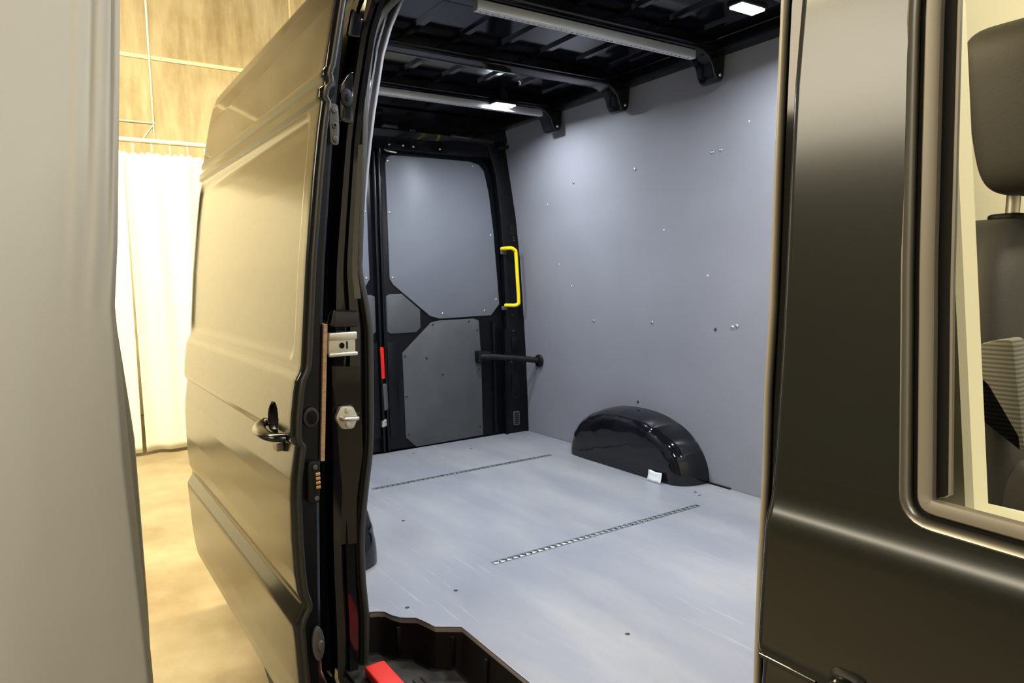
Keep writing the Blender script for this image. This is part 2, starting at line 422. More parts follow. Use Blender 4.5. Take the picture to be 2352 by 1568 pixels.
sh = grid('hanging_sheet', us, lin(0, 1, 70), sheet_fn, 'greycurtain', None, 0.003)
tag(sh, 'large pale grey cloth sheet hanging close at the left edge of the view', 'curtain')

# ================================================================== THE VAN
van = thing('van', (-1.6, 1.53, 0), 'dark grey cargo van with its sliding side door open and a grey lined load bay', 'van')

# outer skin of the sliding door: y as a function of z
D = [(.43, .475), (.445, .458), (.47, .448), (.517, .440), (.60, .433), (.70, .429), (.752, .426), (.766, .426), (.80, .4455), (.812, .4455),
     (.835, .438), (.88, .434), (.956, .432), (1.05, .433), (1.10, .4365), (1.16, .446), (1.176, .4485), (1.186, .441), (1.20, .4385), (1.243, .442),
     (1.30, .450), (1.325, .455), (1.343, .465), (1.36, .470), (1.417, .475), (1.59, .491), (1.782, .515), (1.878, .529), (1.945, .541),
     (1.952, .534), (1.972, .537), (1.980, .549), (1.992, .550), (1.999, .545), (2.012, .548), (2.02, .553), (2.166, .583), (2.23, .600), (2.275, .618), (2.305, .645), (2.32, .69)]
def Dy(z): return lerp_table(D, z)
zs_d = sorted(set([round(.43+.0105*i, 4) for i in range(181)] + [d[0] for d in D] + [round(1.162+.0035*i, 4) for i in range(30)]))
def sm(t): t = max(0, min(1, t)); return t*t*(3-2*t)
def rrect_sdf(x, z, x0, x1, z0, z1, r):
    cx, cz = (x0+x1)/2, (z0+z1)/2
    qx, qz = abs(x-cx)-(x1-x0)/2+r, abs(z-cz)-(z1-z0)/2+r
    return min(max(qx, qz), 0)+math.hypot(max(qx, 0), max(qz, 0))-r
DX0, DX1 = -3.03, -1.56
door = None
def door_fn(x, z):
    y = Dy(z)
    s = rrect_sdf(x, z, -2.975, -1.632, 1.372, 1.925, 0.035)
    y += 0.007*sm((0.006-s)/0.016)
    # rounded ends
    if x > DX1-0.012: y += 0.012 - math.sqrt(max(0, 0.012**2-(x-(DX1-0.012))**2))
    if x < DX0+0.03: y += 0.03 - math.sqrt(max(0, 0.03**2-(x-(DX0+0.03))**2))
    # scooped grip behind the handle
    hx, hz = (x+1.715)/0.046, (z-1.213)/0.046
    d2 = hx*hx+hz*hz
    if d2 < 1: y += 0.030*math.sqrt(1-d2)**1.4
    return (x, y, z)
xs_d = [DX0, DX0+.002, DX0+.006, DX0+.012, DX0+.02, DX0+.03, -2.985, -2.975, -2.965, -2.955, -2.94] + lin(-2.9, -1.79, 24) + lin(-1.775, -1.66, 44) + [-1.652, -1.645, -1.64, -1.635, -1.63, -1.625, -1.62, -1.61, -1.59, DX1-.012, DX1-.009, DX1-.006, DX1-.003, DX1]
split = 2.02
lower_z = [z for z in zs_d if z <= split]; upper_z = [z for z in zs_d if z >= split]
door = grid('sliding_door', xs_d, lower_z, door_fn, 'paint', van, 0, 40)
door['label'] = 'open sliding side door, satin dark grey skin'
grid('upper_skin', xs_d, upper_z, door_fn, 'gloss', door, 0, 40)
# inner shell of the door (black), closed loft
T = [(.44, .49), (.61, .483), (.79, .489), (1.04, .498), (1.195, .508), (1.44, .524), (1.59, .536), (1.88, .569), (2.17, .612), (2.32, .70)]
def Ty(z): return lerp_table(T, z)
zz = [z for z in zs_d][::3]
V = []; F = []
for z in zz:
    a = Dy(z)+0.0125; b = max(Ty(z), a+0.004)
    V += [(DX1-0.006, a, z), (DX1-0.003, a+0.004, z), (DX1-0.006, b-0.008, z), (DX1-0.014, b, z), (DX0+0.02, b, z), (DX0+0.02, a+0.03, z)]
for i in range(len(zz)-1):
    for k in range(6): F.append((i*6+k, i*6+(k+1) % 6, (i+1)*6+(k+1) % 6, (i+1)*6+k))
F.append(tuple(range(6))); F.append(tuple((len(zz)-1)*6+k for k in range(6)))
put('inner_shell', V, F, 'blackmetal', door, False)
# rubber edge seal of the door
tube('edge_seal', [(DX1+0.001, Dy(z)+0.0155, z) for z in zs_d[3::2] if z < 2.28], 0.008, 'rubber', door, 8, flat=(1, 0.8))
# plywood lining on the inner side of the door, its raw edge showing
prism('door_lining', [(Ty(1.135)-0.001, 1.135), (Ty(1.135)+0.008, 1.135), (Ty(1.448)+0.008, 1.448), (Ty(1.448)-0.001, 1.448)], 'x', -2.85, -1.563, 'ply', door)
# recess and pull handle on the skin
hp = smooth_path([(-1.79, 0.440, 1.200), (-1.775, 0.424, 1.196), (-1.74, 0.412, 1.193), (-1.69, 0.407, 1.192), (-1.65, 0.411, 1.191), (-1.628, 0.424, 1.190), (-1.622, 0.442, 1.189)], 5)
tube('door_handle', hp, 0.0125, 'paint', door, 12, flat=(1.25, 0.8))
hc = []; hf = []
for i in range(7):
    for k in range(24):
        r = 0.97*i/6; a = 2*math.pi*k/24
        px_, pz_ = -1.715+0.040*r*math.cos(a), 1.216+0.041*r*math.sin(a)
        hc.append((px_, door_fn(px_, pz_)[1]-0.0016, pz_))
for i in range(6):
    for k in range(24): hf.append((i*24+k, i*24+(k+1) % 24, (i+1)*24+(k+1) % 24, (i+1)*24+k))
put('handle_cavity', hc, hf, 'underbody', door, True)
prism('lock_cover', rounded([(-1.70, 1.172), (-1.652, 1.172), (-1.655, 1.150), (-1.69, 1.146)], 0.008), 'y', 0.430, 0.446, 'flange', door, 0.003)
# small things on the leading edge
xe = DX1-0.002
def edge_plate(name, y, z, ry, rz, th, mt, par=door, x=xe, n=20, bev=0.002):
    return prism(name, [(y+ry*math.cos(2*math.pi*k/n), z+rz*math.sin(2*math.pi*k/n)) for k in range(n)], 'x', x, x+th, mt, par, bev)
prism('guide_plate', rounded([(0.556, 1.850), (0.574, 1.848), (0.578, 1.885), (0.577, 1.938), (0.560, 1.942), (0.555, 1.90)], 0.012), 'x', xe, xe+0.006, 'steelgrey', door, 0.0015)
for zc in (1.925, 1.892, 1.862): edge_plate('bolt', 0.566, zc, 0.006, 0.007, 0.011, 'steelgrey')
edge_plate('bolt_socket', 0.566, 1.892, 0.0035, 0.004, 0.012, 'underbody')
# oval grommet: rim and dark hole
edge_plate('grommet_rim', 0.484, 1.240, 0.0185, 0.023, 0.005, 'rubber')
edge_plate('grommet_hole', 0.485, 1.240, 0.0125, 0.0165, 0.0062, 'underbody')
# contact block
prism('contact_block', rounded([(0.466, 1.045), (0.492, 1.043), (0.496, 1.138), (0.470, 1.142)], 0.012), 'x', xe, xe+0.016, 'plastic', door, 0.003)
for k in range(4): box('contact', (xe+0.014, xe+0.019), (0.484, 0.494), (1.078+0.010*k, 1.085+0.010*k), 'copper', door, 0.001)
for zc in (1.128, 1.056): edge_plate('bolt', 0.484, zc, 0.005, 0.006, 0.020, 'steelgrey')
# lower roller
edge_plate('roller', 0.474, 0.713, 0.014, 0.040, 0.014, 'steelgrey')
edge_plate('roller_pin', 0.478, 0.711, 0.007, 0.012, 0.024, 'steelgrey')

# ------------------------------------------------------------------ right rear side of the body, behind the open door
O = [(.40, .60), (.45, .575), (.5, .555), (1.2, .562), (1.4, .582), (1.6, .607), (1.88, .645), (2.0, .665), (2.17, .70), (2.3, .745), (2.40, .82), (2.46, .94)]
def Oy(z): return lerp_table(O, z)
def qx(z): return -3.60 + 0.03*max(0, z-1.6)
def quarter_fn(u, z):
    x = -1.80 + (qx(z)+1.80)*u
    dr = math.hypot(x+2.48, z-0.36)
    y = Oy(z) - 0.012*sm((0.47-dr)/0.02)
    return (x, y, z)
grid('rear_quarter', lin(0, 1, 90), lin(0.40, 2.46, 80), quarter_fn, 'paint', van, 0,
     skip=None and 0 or 40) if False else grid('rear_quarter', lin(0, 1, 90), lin(0.40, 2.46, 80), quarter_fn, 'paint', van, 0, 40,
     skip=lambda u, z: math.hypot(-1.80-1.80*u+2.48, z-0.36) < 0.41)
# inner right wall lining (faces the load bay)
def rwall(x, z): return (x, Oy(z)+0.125+0.02*max(0, (1.3-z)), z)
grid('right_wall_lining', lin(-3.52, -1.86, 12), lin(0.60, 2.40, 24), rwall, 'lining', van, 0.008)

# rear wheel
def wheel(cx, y0, y1, R, parent):
    n = 40; prof = [(0.20, y0+0.03), (0.215, y0+0.005), (R-0.05, y0), (R-0.012, y0+0.018), (R, y0+0.045), (R, y1-0.045), (R-0.012, y1-0.018), (R-0.05, y1), (0.215, y1-0.005), (0.20, y1-0.03)]
    V = []; F = []
    for k in range(n):
        a = 2*math.pi*k/n
        for r, y in prof: V.append((cx+r*math.cos(a), y, R+r*math.sin(a)))
    L = len(prof)
    for k in range(n):
        for j in range(L): F.append((k*L+j, k*L+(j+1) % L, ((k+1) % n)*L+(j+1) % L, ((k+1) % n)*L+j))
    w_ = put('wheel', V, F, 'tyre', parent, True, 30)
    prism('rim', [(cx+0.205*math.cos(2*math.pi*k/24), R+0.205*math.sin(2*math.pi*k/24)) for k in range(24)], 'y', y0+0.05, y1-0.03, 'steelgrey', w_, 0.01)
    return w_
wheel(-2.48, 0.600, 0.825, 0.345, van)
box('underbody', (-3.5, -0.5), (0.84, 2.25), (0.30, 0.50), 'underbody', van)
box('sill_beam', (-1.86, -0.45), (0.60, 0.66), (0.30, 0.42), 'underbody', van, 0.01)

# ------------------------------------------------------------------ jamb behind the sliding door (rear edge of the opening)
SEALP = [(.455, .655), (.563, .664), (.65, .667), (.756, .662), (.876, .665), (.999, .682), (1.11, .699), (1.26, .706), (1.366, .709), (1.424, .709), (1.502, .699), (1.571, .688),
         (1.614, .690), (1.683, .695), (1.843, .709), (1.999, .722), (2.096, .734), (2.163, .747), (2.22, .769)]
def Sy(z): return lerp_table(SEALP, z)
def jamb_section(z):
    o = Oy(z); s = max(Sy(z), o+0.065)
    w_ = s-o
    return [(-1.86, o), (-1.815, o+0.002), (-1.80, o+0.012), (-1.79, o+w_*0.20), (-1.742, o+w_*0.24), (-1.738, o+w_*0.42), (-1.752, o+w_*0.45),
            (-1.752, o+w_*0.50), (-1.735, o+w_*0.53), (-1.733, o+w_*0.74), (-1.742, o+w_*0.79), (-1.772, o+w_*0.82), (-1.772, s+0.005), (-1.80, s+0.022), (-1.92, s+0.03)]
V = []; F = []; zj = lin(0.42, 2.455, 78); n = len(jamb_section(1))
for z in zj: V += [(x, y, z) for x, y in jamb_section(z)]
for i in range(len(zj)-1):
    for k in range(n-1): F.append((i*n+k, i*n+k+1, (i+1)*n+k+1, (i+1)*n+k))
jamb = put('door_jamb', V, F, 'gloss', van, True, 28)
jamb['label'] = 'gloss black rear jamb of the side opening'
# top header of the opening
hdr = [(0.70, 2.19), (0.72, 2.175), (0.76, 2.20), (0.80, 2.26), (0.86, 2.31), (0.93, 2.35), (0.93, 2.47), (0.80, 2.40), (0.74, 2.32)]
prism('opening_header', [(0.76, 2.31), (0.80, 2.315), (0.88, 2.335), (0.95, 2.35), (0.95, 2.47), (0.84, 2.43), (0.77, 2.37)], 'x', -1.70, -0.40, 'gloss', van, 0.004)
put('corner_gusset', [(-1.80, .70, 2.17), (-1.80, .80, 2.30), (-1.80, .93, 2.42), (-1.80, .78, 2.36), (-1.66, .77, 2.32), (-1.66, .84, 2.43), (-1.74, .745, 2.235), (-1.72, .80, 2.30)],
    [(0, 1, 2, 3), (3, 2, 5, 4), (0, 6, 7, 1), (6, 0, 3, 4), (6, 4, 7)], 'gloss', van)
# rubber seal round the opening
sp = [(-1.762, y, z) for z, y in SEALP] + [(-1.748, .795, 2.258), (-1.715, .828, 2.292), (-1.65, .852, 2.312), (-1.5, .862, 2.32), (-1.0, .865, 2.32), (-0.42, .865, 2.32)]
tube('door_seal', smooth_path(sp, 5), 0.0145, 'sealrubber', jamb, 10, flat=(1.15, 0.85))
tube('door_seal_lip', smooth_path([(x+0.012, y-0.004, z) for x, y, z in sp], 5), 0.0055, 'rubber', jamb, 8)
zz2 = lin(1.50, 1.89, 14)  # pale strip painted in place of a reflection on the gloss jamb
put('jamb_reflection', [(-1.748, Oy(z)+(Sy(z)-Oy(z))*0.53, z) for z in zz2]+[(-1.722, Oy(z)+(Sy(z)-Oy(z))*0.80, z) for z in zz2]+[(-1.745, Oy(z)+(Sy(z)-Oy(z))*0.82, z) for z in zz2],
    [(i, i+1, 15+i, 14+i) for i in range(13)]+[(14+i, 15+i, 29+i, 28+i) for i in range(13)], 'flange', jamb, False)
# end bracket of the slide rail
rb = prism('rail_bracket', rounded([(0.584, 1.362), (0.655, 1.358), (0.657, 1.413), (0.586, 1.417)], 0.006), 'x', -1.745, -1.715, 'zinc', jamb, 0.003)
box('bracket_lip', (-1.722, -1.703), (0.583, 0.657), (1.398, 1.417), 'zinc', jamb, 0.003)
box('bracket_lip', (-1.722, -1.707), (0.583, 0.659), (1.356, 1.366), 'zinc', jamb, 0.003)
edge_plate('bracket_hole', 0.619, 1.383, 0.0065, 0.0075, 0.004, 'underbody', jamb, -1.7165, 14, 0)
box('bracket_slot', (-1.7165, -1.7125), (0.631, 0.634), (1.374, 1.393), 'underbody', jamb)
# striker
prism('striker_plate', rounded([(0.593, 1.20), (0.608, 1.229), (0.640, 1.226), (0.653, 1.197), (0.640, 1.168), (0.608, 1.170)], 0.008), 'x', -1.728, -1.710, 'zinc', jamb, 0.002)
tube('striker_loop', smooth_path([(-1.712, .607, 1.199), (-1.695, .607, 1.199), (-1.690, .614, 1.199), (-1.690, .638, 1.197), (-1.695, .645, 1.197), (-1.712, .645, 1.197)], 4), 0.0055, 'zinc', jamb, 8)
for zc in (1.217, 1.180): edge_plate('bolt', 0.624, zc, 0.0065, 0.0075, 0.008, 'zinc', jamb, -1.712, 12)
# pressed plates on the upper jamb
edge_plate('grommet', 0.666, 2.004, 0.0165, 0.023, 0.006, 'plastic', jamb, -1.738)
edge_plate('grommet_hole', 0.667, 2.004, 0.006, 0.010, 0.0075, 'underbody', jamb, -1.738)
prism('reinforcing_plate', rounded([(0.647, 1.945), (0.682, 1.94), (0.688, 2.075), (0.670, 2.06), (0.650, 2.03)], 0.012), 'x', -1.745, -1.736, 'gloss', jamb, 0.003)
prism('reinforcing_plate', rounded([(0.672, 2.155), (0.706, 2.155), (0.716, 2.205), (0.688, 2.225)], 0.006), 'x', -1.745, -1.730, 'gloss', jamb, 0.003)
pk = [(0.600, 1.330), (0.664, 1.325), (0.664, 1.10), (0.645, 0.98), (0.640, 0.86), (0.598, 0.86)]
pv = [(-1.744+(y-0.598)*0.42, y, z) for y, z in pk]; pb = [(-1.765, y, z) for y, z in pk]; npk = len(pk)
put('pressed_pocket', pv+pb, [tuple(range(npk))]+[(k, (k+1) % npk, npk+(k+1) % npk, npk+k) for k in range(npk)], 'gloss', jamb)
prism('bracket_hood', rounded([(0.59, 1.43), (0.67, 1.428), (0.672, 1.47), (0.60, 1.475)], 0.012), 'x', -1.75, -1.716, 'gloss', jamb, 0.006)

# ------------------------------------------------------------------ load floor with step cut-out
cut = [(-1.92, .695), (-1.813, .703), (-1.804, .723), (-1.79, .739), (-1.76, .746), (-1.733, .760), (-1.704, .796), (-1.666, .806), (-1.631, .814), (-1.588, .872), (-1.264, .870), (-0.60, .870), (-0.57, .80), (-0.50, .72)]
fl = cut + [(-0.50, 2.41), (-3.47, 2.41), (-3.505, 2.36), (-3.505, 0.72)]
floor = prism('load_floor', fl, 'z', 0.603, 0.62, 'floorboard', van, 0.0015)
floor['label'] = 'scuffed grey load floor board'
tube('floor_edge_trim', [(x, y-0.001, 0.6185) for x, y in cut], 0.0022, 'galv', floor, 6)
def lashing_rail(name, a, b, width, pitch, r, depth, mt, parent, matrix):
    """perforated rail along local X from a to b; top face at local z=0"""
    V = []; F = []; dark = []
    n = max(1, int((b-a)/pitch)); p = (b-a)/n; h = width/2
    ang = [math.radians(45*k+22.5) for k in range(8)]
    for i in range(n):
        cx = a+(i+0.5)*p; base = len(V)
        sq = [(p/2, h*0.414), (p/2*0.414, h), (-p/2*0.414, h), (-p/2, h*0.414), (-p/2, -h*0.414), (-p/2*0.414, -h), (p/2*0.414, -h), (p/2, -h*0.414)]
        for sx, sy in sq: V.append((cx+sx, sy, 0))
        for t in ang: V.append((cx+r*math.cos(t), r*math.sin(t), 0.0016))
        for t in ang: V.append((cx+r*math.cos(t)*0.8, r*math.sin(t)*0.8, 0.0016))
        for t in ang: V.append((cx+r*math.cos(t)*0.8, r*math.sin(t)*0.8, -depth))
        for k in range(8):
            q = (k+1) % 8
            for l in range(3): F.append((base+8*l+k, base+8*l+q, base+8*(l+1)+q, base+8*(l+1)+k))
        F.append(tuple(base+24+k for k in range(8))); dark.append(len(F)-1)
        dark += list(range(len(F)-9, len(F)-1, 1))[2::3] + [len(F)-2]
        # corner fillers
        cnr = [(p/2, h), (-p/2, h), (-p/2, -h), (p/2, -h)]
        for c_, (k0, k1) in zip(cnr, [(0, 1), (2, 3), (4, 5), (6, 7)]):
            V.append((cx+c_[0], c_[1], 0)); F.append((base+k0, base+k1, len(V)-1))
    V += [(a, h, 0), (b, h, 0), (b, h, -depth), (a, h, -depth), (a, -h, 0), (b, -h, 0), (b, -h, -depth), (a, -h, -depth)]
    s = len(V)-8
    F += [(s, s+1, s+2, s+3), (s+4, s+5, s+6, s+7), (s, s+3, s+7, s+4), (s+1, s+2, s+6, s+5)]
    V = [matrix @ Vector(v) for v in V]
    o = put(name, V, F, mt, parent)
    o.data.materials.append(M['underbody'])
    for i in dark: o.data.polygons[i].material_index = 1
    return o
rz90 = Matrix.Rotation(math.radians(90), 4, 'Z')
for xr, y0, y1 in ((-2.913, 1.164, 2.155), (-1.893, 1.162, 2.132)):
    lashing_rail('lashing_rail', y0, y1, 0.026, 0.025, 0.0085, 0.006, 'galv', floor, Matrix.Translation((xr, 0, 0.622)) @ rz90)
for x, y in ((-1.775, .80), (-1.79, .965), (-2.45, 1.10), (-3.40, 1.6), (-3.36, 2.2), (-3.30, 1.9), (-1.98, 2.24), (-2.02, 2.26), (-1.2, 2.3), (-1.3, 1.2)):
    stamp('floor_screw', FSCREW, (x, y, 0.62), (0, 0, 1), floor)

# ------------------------------------------------------------------ black plastic entrance step
V = []; F = []
lv = [(0.0, 0.604), (0.003, 0.57), (0.006, 0.53), (0.012, 0.506), (0.03, 0.50)]
inner = [(-1.85, .60)] + cut[1:-1] + [(-0.56, .62)]
def offs(pts, d):
    out = []
    for i, p in enumerate(pts):
        a = Vector(pts[max(i-1, 0)]); b = Vector(pts[min(i+1, len(pts)-1)]); t = (b-a).normalized()
        nrm = Vector((t.y, -t.x)); q = Vector(p)+nrm*d; out.append((q.x, q.y))
    return out
n = len(inner)
for d, z in lv: V += [(x, y, z) for x, y in offs(inner, d)]
for i in range(len(lv)-1):
    for k in range(n-1): F.append((i*n+k, i*n+k+1, (i+1)*n+k+1, (i+1)*n+k))
F.append(tuple((len(lv)-1)*n+k for k in range(n)))
step = put('entrance_step', V, F, 'plastic', van, True, 40)
step['label'] = 'black moulded plastic entrance step'
tp = [(-1.84, .60)] + offs(inner, 0.030)[1:-1] + [(-0.62, .62)]
prism('step_tread', tp, 'z', 0.488, 0.512, 'tread', step, 0.006)
for k in range(8):
    y = 0.640+0.022*k
    x0 = -1.66 if y < 0.70 else (-1.60 if y < 0.765 else -1.54)
    box('tread_rib', (x0, -0.66), (y, y+0.006), (0.512, 0.5155), 'tread', step, 0.001)
for (x, y) in ((-1.735, .757), (-1.60, .853), (-1.45, .868), (-1.2, .868)):
    box('well_rib', (x-0.005, x+0.005), (y-0.010, y+0.002), (0.512, 0.595), 'plastic', step, 0.002)
bar = box('red_bar', (-1.687, -1.33), (0.633, 0.688), (0.5155, 0.5425), 'red', None, 0.004)
tag(bar, 'bright red rectangular bar lying on the black entrance step', 'bar')

# ------------------------------------------------------------------ left wall lining
WALL = [(.60, 2.413), (.855, 2.409), (1.123, 2.402), (1.388, 2.389), (1.648, 2.374), (1.905, 2.349), (2.156, 2.309), (2.329, 2.281), (2.392, 2.270)]
def Wy(z): return lerp_table(WALL, z)
zw = [z for z in lin(0.60, 2.392, 46)]
V = []; F = []
xw = lin(-3.50, -0.50, 4)
for x in xw:
    for z in zw: V.append((x, Wy(z), z))
    for z in zw: V.append((x, Wy(z)+0.009, z))
nz = len(zw)
for i in range(len(xw)-1):
    for j in range(nz-1):
        a = i*2*nz+j; b = (i+1)*2*nz+j
        F.append((a, b, b+1, a+1)); F.append((a+nz, a+nz+1, b+nz+1, b+nz))
    a = i*2*nz; b = (i+1)*2*nz
    F.append((a+nz-1, b+nz-1, b+2*nz-1, a+2*nz-1)); F.append((a, a+nz, b+nz, b))
for j in range(nz-1):
    a = j; F.append((a, a+1, a+nz+1, a+nz)); b = (len(xw)-1)*2*nz+j; F.append((b, b+nz, b+nz+1, b+1))
wall = put('side_wall_lining', V, F, 'lining', van, True, 35)
wall['label'] = 'smooth grey lining board on the far side wall'
for x, z in ((-2.905, 2.035), (-2.448, 2.04), (-1.992, 2.045), (-1.947, 2.047), (-1.968+.03, 1.322), (-1.919+.005, 1.328), (-2.833, 1.316), (-2.406, 1.324)):
    zc = z; stamp('screw', SCREW, (x, Wy(zc)-0.0005, zc), (0, -1, 0.08), wall)
for x, z in ((-2.028, 1.309), (-2.52, 0.927)):
    stamp('screw_hole', DSCREW, (x, Wy(z)-0.0005, z), (0, -1, 0.05), wall)
for x, z in ((-2.06, 1.54), (-3.1, 1.62), (-3.0, 1.5), (-3.15, 1.95), (-1.8, 2.13), (-2.3, 1.75)):
    stamp('scuff_dot', disc_mesh('scuff_dot', 0.004, 0.0008, 'white', 8), (x, Wy(z)-0.0003, z), (0, -1, 0.05), wall)

# ------------------------------------------------------------------ wheel arches
def wheel_arch(c, a, h, ywall, depth, sgn):
    th = [math.pi*i/72 for i in range(73)]; vs = [0, 0.001, 0.06, 0.14, 0.24, 0.36, 0.48, 0.60, 0.72, 0.84, 0.93, 1.0]
    V = []; F = []
    for v in vs:
        ph = v*math.pi/2
        dy = depth*math.sin(ph)**0.9; s = 1-0.21*(1-math.cos(ph))**1.15
        if v == 0: dy = -0.01; s = 1.03
        for t in th:
            k = 0
            for t0 in (0.45, 1.05, 1.62, 2.2, 2.72): k = max(k, math.exp(-((t-t0)/0.045)**2))
            band = 0.5+0.5*math.cos((t-0.45)/0.578*2*math.pi)
            st = s*(1+ (0.022*k - 0.016*band)*math.sin(ph*1.0)*(v > 0.03))
            ce, se = math.cos(t), math.sin(t)
            rx = abs(ce)**0.86*(1 if ce > 0 else -1); rzv = se**0.86 if se > 0 else 0
            V.append((c+a*st*rx, ywall-sgn*dy, 0.612+h*st*rzv))
    n = len(th)
    for i in range(len(vs)-1):
        for k in range(n-1): F.append((i*n+k, i*n+k+1, (i+1)*n+k+1, (i+1)*n+k))
    # inner face, pressed with a fan of shallow creases
    last = (len(vs)-1)*n
    V.append((c, ywall-sgn*(depth+0.004), 0.612)); ci = len(V)-1
    mid = len(V)
    for k, t in enumerate(th):
        p = V[last+k]
        cr = 0.0015*(0.5+0.5*math.sin(t*9))
        V.append((c+(p[0]-c)*0.82, p[1]-sgn*(0.003+cr), 0.612+(p[2]-0.612)*0.82))
    for k in range(n-1):
        F.append((last+k, last+k+1, mid+k+1, mid+k)); F.append((mid+k, mid+k+1, ci))
    o = put('wheel_arch', V, F, 'gloss', van, True, 50)
    return o
archl = wheel_arch(-2.50, 0.425, 0.288, 2.412, 0.160, 1)
archl['label'] = 'gloss black wheel arch dome beside the far wall'
archr = wheel_arch(-2.50, 0.425, 0.288, 0.700, 0.168, -1)
# seam strip between arch and wall, and a sticker
box('gap_strip', (-2.09, -1.955), (2.402, 2.411), (0.618, 0.626), 'underbody', archl, 0.001)
V = []; F = []
for i in range(7):
    for j in range(5):
        x = -2.275+0.085*i/6; z = 0.6215+0.046*j/4
        V.append((x, 2.238+0.012*(1-j/4)**2*-1.0 + 0.003*math.sin(i*1.9) - 0.002, z + 0.002*math.sin(i*1.3)*(j == 4)))
for i in range(6):
    for j in range(4): F.append((i*5+j, (i+1)*5+j, (i+1)*5+j+1, i*5+j+1))
st = put('sticker', V, F, 'white', archl, True)
st['label'] = 'crumpled white paper sticker'
s_ = st.modifiers.new('thickness', 'SOLIDIFY'); s_.thickness = 0.001

# ------------------------------------------------------------------ roof: skin, beads, bows, cant rails
ZR = 2.448
roof = box('roof_skin', (-3.58, -0.45), (0.78, 2.33), (ZR, ZR+0.012), 'roofblack', van)
bows = [-0.92, -1.40, -1.92, -2.455, -2.955, -3.40]
for k, y in enumerate(lin(0.98, 2.10, 7)):
    for a, b in zip(bows, bows[1:]):
        prism('roof_bead', [(y-0.022, ZR+0.001), (y-0.012, ZR-0.010), (y+0.012, ZR-0.010), (y+0.022, ZR+0.001)], 'x', b+0.05, a-0.05, 'roofblack', roof)
box('outer_roof', (-3.60, -0.30), (0.86, 2.375), (2.462, 2.53), 'paint', van, 0.02, 3)
for ys_, yl in (((2.215, 2.315), 1), ((0.77, 0.86), -1)):
    box('cant_rail', (-3.56, -0.46), ys_, (2.393, ZR), 'blackmetal', roof, 0.012)
tube('cant_rail_fold', [(-3.5, 2.222, 2.41), (-0.5, 2.222, 2.41)], 0.006, 'blackmetal', roof, 8)
half = [(1.53, 2.392), (2.10, 2.390), (2.135, 2.386), (2.165, 2.370), (2.188, 2.345), (2.198, 2.315), (2.206, 2.298), (2.222, 2.287), (2.240, 2.287), (2.254, 2.297), (2.262, 2.320), (2.268, 2.39), (2.275, ZR)]
bowpoly = half + [(3.06-y, z) for y, z in half[::-1]]
def roof_bow(x, w=0.088):
    return prism('roof_bow', bowpoly, 'x', x-w/2, x+w/2, 'roofblack', van, 0.010, 3)
B = {}
for x in bows[:-1]: B[x] = roof_bow(x)
# lower flange of each bow: thin pressed lip with slots
for x, b in B.items():
    box('bow_flange', (x-0.062, x+0.062), (0.86, 2.17), (2.400, 2.406), 'roofblack', b, 0.002)
    if x in (-1.92, -2.455, -2.955): stamp('bolt', DSCREW, (x+0.010, 2.2185, 2.305), (0.35, -1, -0.3), b); stamp('bolt', SCREW, (x+0.0445, 2.232, 2.312), (1, -0.1, 0), b)
# perforated aluminium rails under two of the bows
for x, y0, y1 in ((-1.92, 1.149, 2.107), (-2.955, 1.05, 2.147)):
    r = box('ceiling_rail', (x+0.008, x+0.036), (y0, y1), (2.358, 2.388), 'alu', B[x], 0.0015)
    r['label'] = 'perforated aluminium rail under a roof bow'
    mm = Matrix.Translation((x+0.022, 0, 2.357)) @ rz90 @ Matrix.Rotation(math.pi, 4, 'X')
    lashing_rail('hole_strip', y0, y1, 0.026, 0.022, 0.0085, 0.003, 'alu', r, mm)

# LED lamps under the roof
def led_lamp(x, y, power=15.0):
    b = box('led_lamp', (x-0.030, x+0.030), (y-0.062, y+0.062), (2.374, 2.392), 'plastic', van, 0.004)
    b['label'] = 'small rectangular white LED roof lamp'
    lens = box('lens', (x-0.025, x+0.025), (y-0.055, y+0.055), (2.368, 2.375), 'led', b, 0.002)
    l = bpy.data.lights.new('led_light', 'AREA'); l.shape = 'RECTANGLE'; l.size = 0.05; l.size_y = 0.11; l.energy = power; l.color = (0.83, 0.90, 1.0); l.spread = math.radians(168)
    o = bpy.data.objects.new('led_light', l); C.objects.link(o); o.location = (x, y, 2.366)
    o.parent = b; o.matrix_parent_inverse = world_of(b).inverted()
    return b
def lamp_stem(x, y, b): box('lamp_mount', (x-0.012, x+0.012), (y-0.02, y+0.02), (2.391, ZR), 'plastic', b)
for x, y, e in ((-1.49, 1.90, 15), (-2.885, 1.89, 15), (-1.49, 1.12, 13), (-2.885, 1.12, 13), (-0.75, 1.9, 8)):
    lamp_stem(x, y, led_lamp(x, y, e))

# ------------------------------------------------------------------ rear end: frame, two doors
XR = -3.50
# frame of the rear opening: left pillar (image right), header, sill
pil = [(2.168, 2.30), (2.215, 2.15), (2.245, 1.9), (2.262, 1.6), (2.268, 1.3), (2.27, 0.9), (2.27, 0.60), (2.43, 0.60), (2.425, 1.1), (2.40, 1.55), (2.365, 1.95), (2.33, 2.2), (2.29, 2.40), (2.16, 2.40)]
rp = prism('rear_pillar', pil, 'x', XR-0.08, XR+0.02, 'blackmetal', van, 0.008)
prism('pillar_fold', [(2.248, 1.25), (2.262, 1.25), (2.262, 0.62), (2.248, 0.62)], 'x', XR+0.0, XR+0.032, 'blackmetal', rp, 0.003)
prism('pillar_opening', rounded([(2.300, 0.985), (2.340, 0.985), (2.340, 0.835), (2.300, 0.835)], 0.018), 'x', XR+0.019, XR+0.0225, 'underbody', rp)
tube('opening_lip', [(XR+0.024, y, z) for y, z in rounded([(2.298, 0.987), (2.342, 0.987), (2.342, 0.833), (2.298, 0.833)], 0.018)], 0.003, 'gloss', rp, 6, True)
